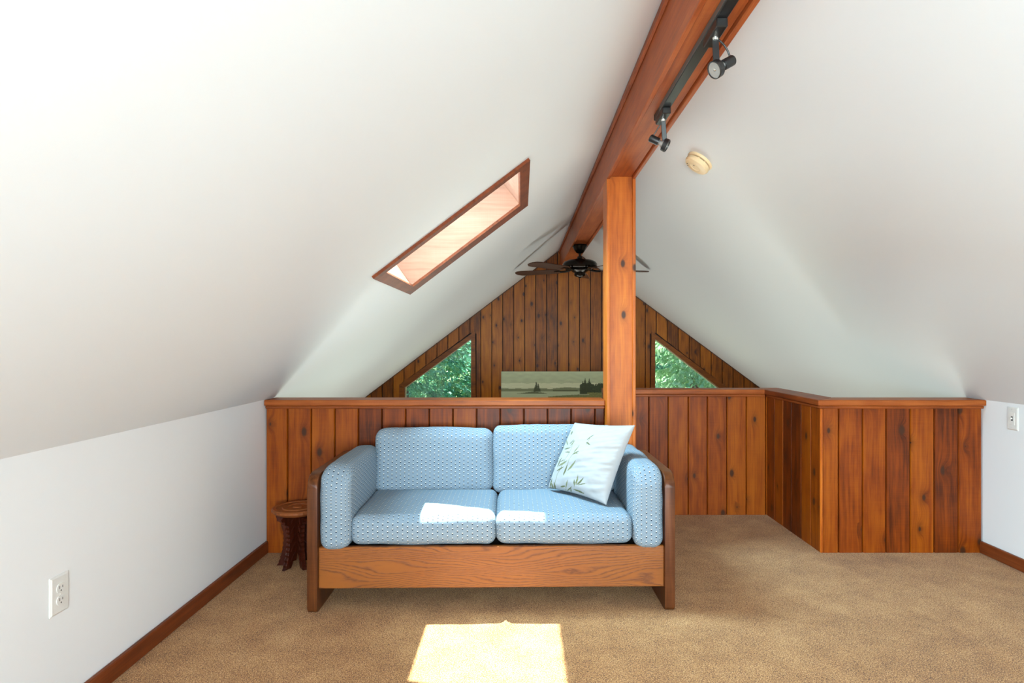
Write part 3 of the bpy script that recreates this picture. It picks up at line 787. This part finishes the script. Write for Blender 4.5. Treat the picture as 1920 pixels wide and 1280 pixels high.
# ------------------------------------------------------------------ painting on the far gable
pa = empty('seascape_painting', (-.248, YG-PT-.005, .36)); tag(pa, 'wide unframed canvas of a misty bay with fir islands on the plank gable', 'painting')
PWd, PHt = 1.52, .492
obj('canvas', B(0, PWd, -.028, 0, 0, PHt-.002, .002), flat('canvas_edge', srgb(170,178,160), .7), pa)
def pcol(cx, cy_):      # crop pixels: x 170.., y 140..510 of the zoomed photograph
    nz = noise.noise(Vector((cx*.01, cy_*.03, 0))); nf = noise.noise(Vector((cx*.05, cy_*.05, 3)))
    c = Vector(srgb(134,143,116)) if cy_ < 300+nz*12 else Vector(srgb(158,163,140))
    if cy_ < 300: c *= 1+.12*nz
    if 345+nz*8 < cy_ < 352+nz*8: c = Vector(srgb(168,172,150))
    ridge = 380+6*nz - (18*max(0, 1-abs(cx-1150)/260)) + (8 if 850 < cx < 930 else 0)
    if ridge < cy_ < 422: c = Vector(srgb(92,100,76))*(1+.1*nf)
    if cy_ >= 422: c = Vector(srgb(136,146,122))*(1+.06*nz)
    if 930 < cx < 1300 and 405 < cy_ < 424: c = Vector(srgb(62,68,48))
    il = 455-28*max(0, 1-abs(cx-640)/200)**.7
    if 395 < cx < 850 and il < cy_ < 458+nf*4 and abs(cx-620) < 225: c = Vector(srgb(66,74,52))*(1+.3*nf)
    for tx, ty, w in ((682, 270, 34), (712, 300, 30), (660, 350, 22), (735, 370, 18)):
        if ty < cy_ < 430 and abs(cx-tx+nf*5) < w*((cy_-ty)/(430-ty))**.9*(1+.35*math.sin(cy_*.35)): c = Vector(srgb(46,54,36))*(1+.3*nf)
    tree_top = 300+ (1380-cx)*.5*(cx < 1380) + 14*nf*2 + (20*max(0, 1-abs(cx-1560)/90)) - (cx > 1600)*(cx-1600)*.05
    if cx > 1330 and tree_top < cy_: c = Vector(srgb(40,50,30))*(1+.45*nf)
    for tx, ty, w in ((1410, 225, 40), (1472, 225, 34), (1375, 265, 34)):
        if ty < cy_ < 470 and abs(cx-tx+nf*6) < w*((cy_-ty)/200)**.8*(1+.4*math.sin(cy_*.3)): c = Vector(srgb(38,46,28))*(1+.3*nf)
    sh = 500 - (cx-870)*.07 - 10*nz
    if cx > 860 and cy_ > sh: c = Vector(srgb(84,92,60))*(1+.35*nf)
    if cx > 1440 and cy_ > 440+nf*10: c = Vector(srgb(92,96,58))*(1+.35*nf)
    if 1320 < cx < 1470 and cy_ > 462 and cy_ < 480: c = Vector(srgb(120,124,100))
    return c
nx, nz_ = 360, 118; vs_ = []; cols = []; fs = []
for j in range(nz_+1):
    for i in range(nx+1):
        x = PWd*i/nx; z = PHt*j/nz_; vs_.append((x, -.0285, z))
        gxp = 977+(x-.248)*149.1; gyp = 641-(.36+z-1.22)*149.1
        cols.append((*(pcol((gxp-920)*8, (gyp-680)*8)*2.1), 1))
for j in range(nz_):
    for i in range(nx): fs.append((j*(nx+1)+i, j*(nx+1)+i+1, (j+1)*(nx+1)+i+1, (j+1)*(nx+1)+i))
o = obj('picture', (vs_, [], fs), painting_m, pa)
a = o.data.color_attributes.new('print', 'FLOAT_COLOR', 'POINT'); a.data.foreach_set('color', [c for cc in cols for c in cc])

# ------------------------------------------------------------------ outdoors
gm = NT('forest_ground'); tcg = gm.n('TexCoord'); gm.set(Base_Color=gm.ramp(gm.noise(tcg.outputs['Object'], 1.5, 5), [(.3, srgb(60,70,40)), (.6, srgb(96,100,60)), (.8, srgb(120,110,80))]), Roughness=.95)
obj('ground', B(-45, 45, -30, 70, -2.75, -2.62), gm.m, kind=S)
def leaf_mat(name, c1, c2):
    s = NT(name); tc = s.n('TexCoord'); n1 = s.noise(tc.outputs['Object'], 2.2, 4)
    n2 = s.noise(tc.outputs['Object'], 30, 2)
    c = s.ramp(s.math('MULTIPLY_ADD', n2, .5, s.math('MULTIPLY', n1, .5)), [(.38, c1), (.62, c2)])
    s.set(Base_Color=c, Roughness=.6); s.b.inputs['Transmission Weight'].default_value = 0
    tl_ = s.n('BsdfTranslucent'); s.l(c, tl_.inputs[0]); mx = s.n('MixShader'); mx.inputs[0].default_value = .35
    s.l(s.b.outputs[0], mx.inputs[1]); s.l(tl_.outputs[0], mx.inputs[2]); s.l(mx.outputs[0], s.t.nodes['Material Output'].inputs[0]); return s.m
leaf1 = leaf_mat('fir_needles', srgb(40,104,80), srgb(120,190,150)); leaf2 = leaf_mat('pale_leaves', srgb(100,158,110), srgb(200,226,184))
bark = flat('bark', srgb(84,70,60), .9)
def foliage(seed, H_, rad, n, droop, size, z0=.12):
    r = random.Random(seed); vs_ = []; fs = []
    nb = n//70
    for b in range(nb):
        t = r.random()**.85; z = H_*(z0+(1-z0)*t); L_ = rad*(1-t)**.75*(.7+.5*r.random())+.15; a = r.random()*2*math.pi
        ca, sa_ = math.cos(a), math.sin(a)
        for k in range(70):
            s_ = r.random()**.6*L_; side = (r.random()-.5)*2*(.12+.30*s_*(1-s_/L_*.8)); dz = -droop*s_*s_/max(L_, .3) - abs(side)*.35 + (r.random()-.5)*.08
            p = Vector((ca*s_-sa_*side, sa_*s_+ca*side, z+dz))
            d = Vector((ca, sa_, -.5)) + Vector((r.uniform(-1,1), r.uniform(-1,1), r.uniform(-1,.6)))*.9; d.normalize()
            w = d.cross(Vector((r.uniform(-1,1), r.uniform(-1,1), r.uniform(-1,1)))).normalized()
            l_ = size*(.6+.9*r.random()); i0 = len(vs_)
            vs_ += [p, p+d*l_*.5+w*l_*.22, p+d*l_, p+d*l_*.5-w*l_*.22]; fs.append((i0, i0+1, i0+2, i0+3))
    return vs_, [], fs
protos = []
for i, (H_, rad, n, dr_, sz, m, lab) in enumerate(((9, 2.3, 21000, .35, .13, leaf1, 'dark green fir'), (8, 2.2, 18000, .28, .17, leaf2, 'pale green leafy tree'), (10, 2.6, 21000, .5, .15, leaf1, 'fir'))):
    t = empty('tree', (0, 0, -2.62)); bm = bmesh.new()
    tube(bm, [(0, 0, 0), (.03, .02, H_*.4), (-.02, 0, H_*.95)], [.2, .13, .02], 10)
    tr = obj('trunk', bm, bark, t, smooth=True)
    fo = obj('foliage', foliage(10+i, H_, rad, n, dr_, sz), m, t, kind='stuff')
    protos.append((t, tr, fo))
spots = [(-2.9, 15.0, 0, 'dark fir seen through the left gable window, left of the pale tree'), (-1.4, 17.5, 1, 'pale leafy tree seen at the right of the left gable window'), (4.3, 15.0, 1, 'pale leafy tree filling the right gable window'),
 (6.6, 17.0, 0, 'dark fir at the right edge of the right gable window'), (2.9, 19.5, 2, 'tall fir behind the pale tree in the right gable window'), (-4.6, 19.0, 2, 'tall fir at the far left behind the left gable window'),
 (-3.0, 23.0, 0, 'distant dark fir behind the left gable window'), (6.2, 24.0, 2, 'distant tall fir behind the right gable window')]
used = set(); rt = random.Random(2)
for (x, y, k, lab) in spots:
    t, tr, fo = protos[k]
    if k in used:
        c = t.copy(); C.objects.link(c)
        for ch in (tr, fo):
            d = ch.copy(); C.objects.link(d); d.parent = c
        t = c
    used.add(k); t.location = (x, y, -2.62); t.rotation_euler = (0, 0, rt.random()*6.28); tag(t, lab, 'tree', 'trees outside the gable windows')
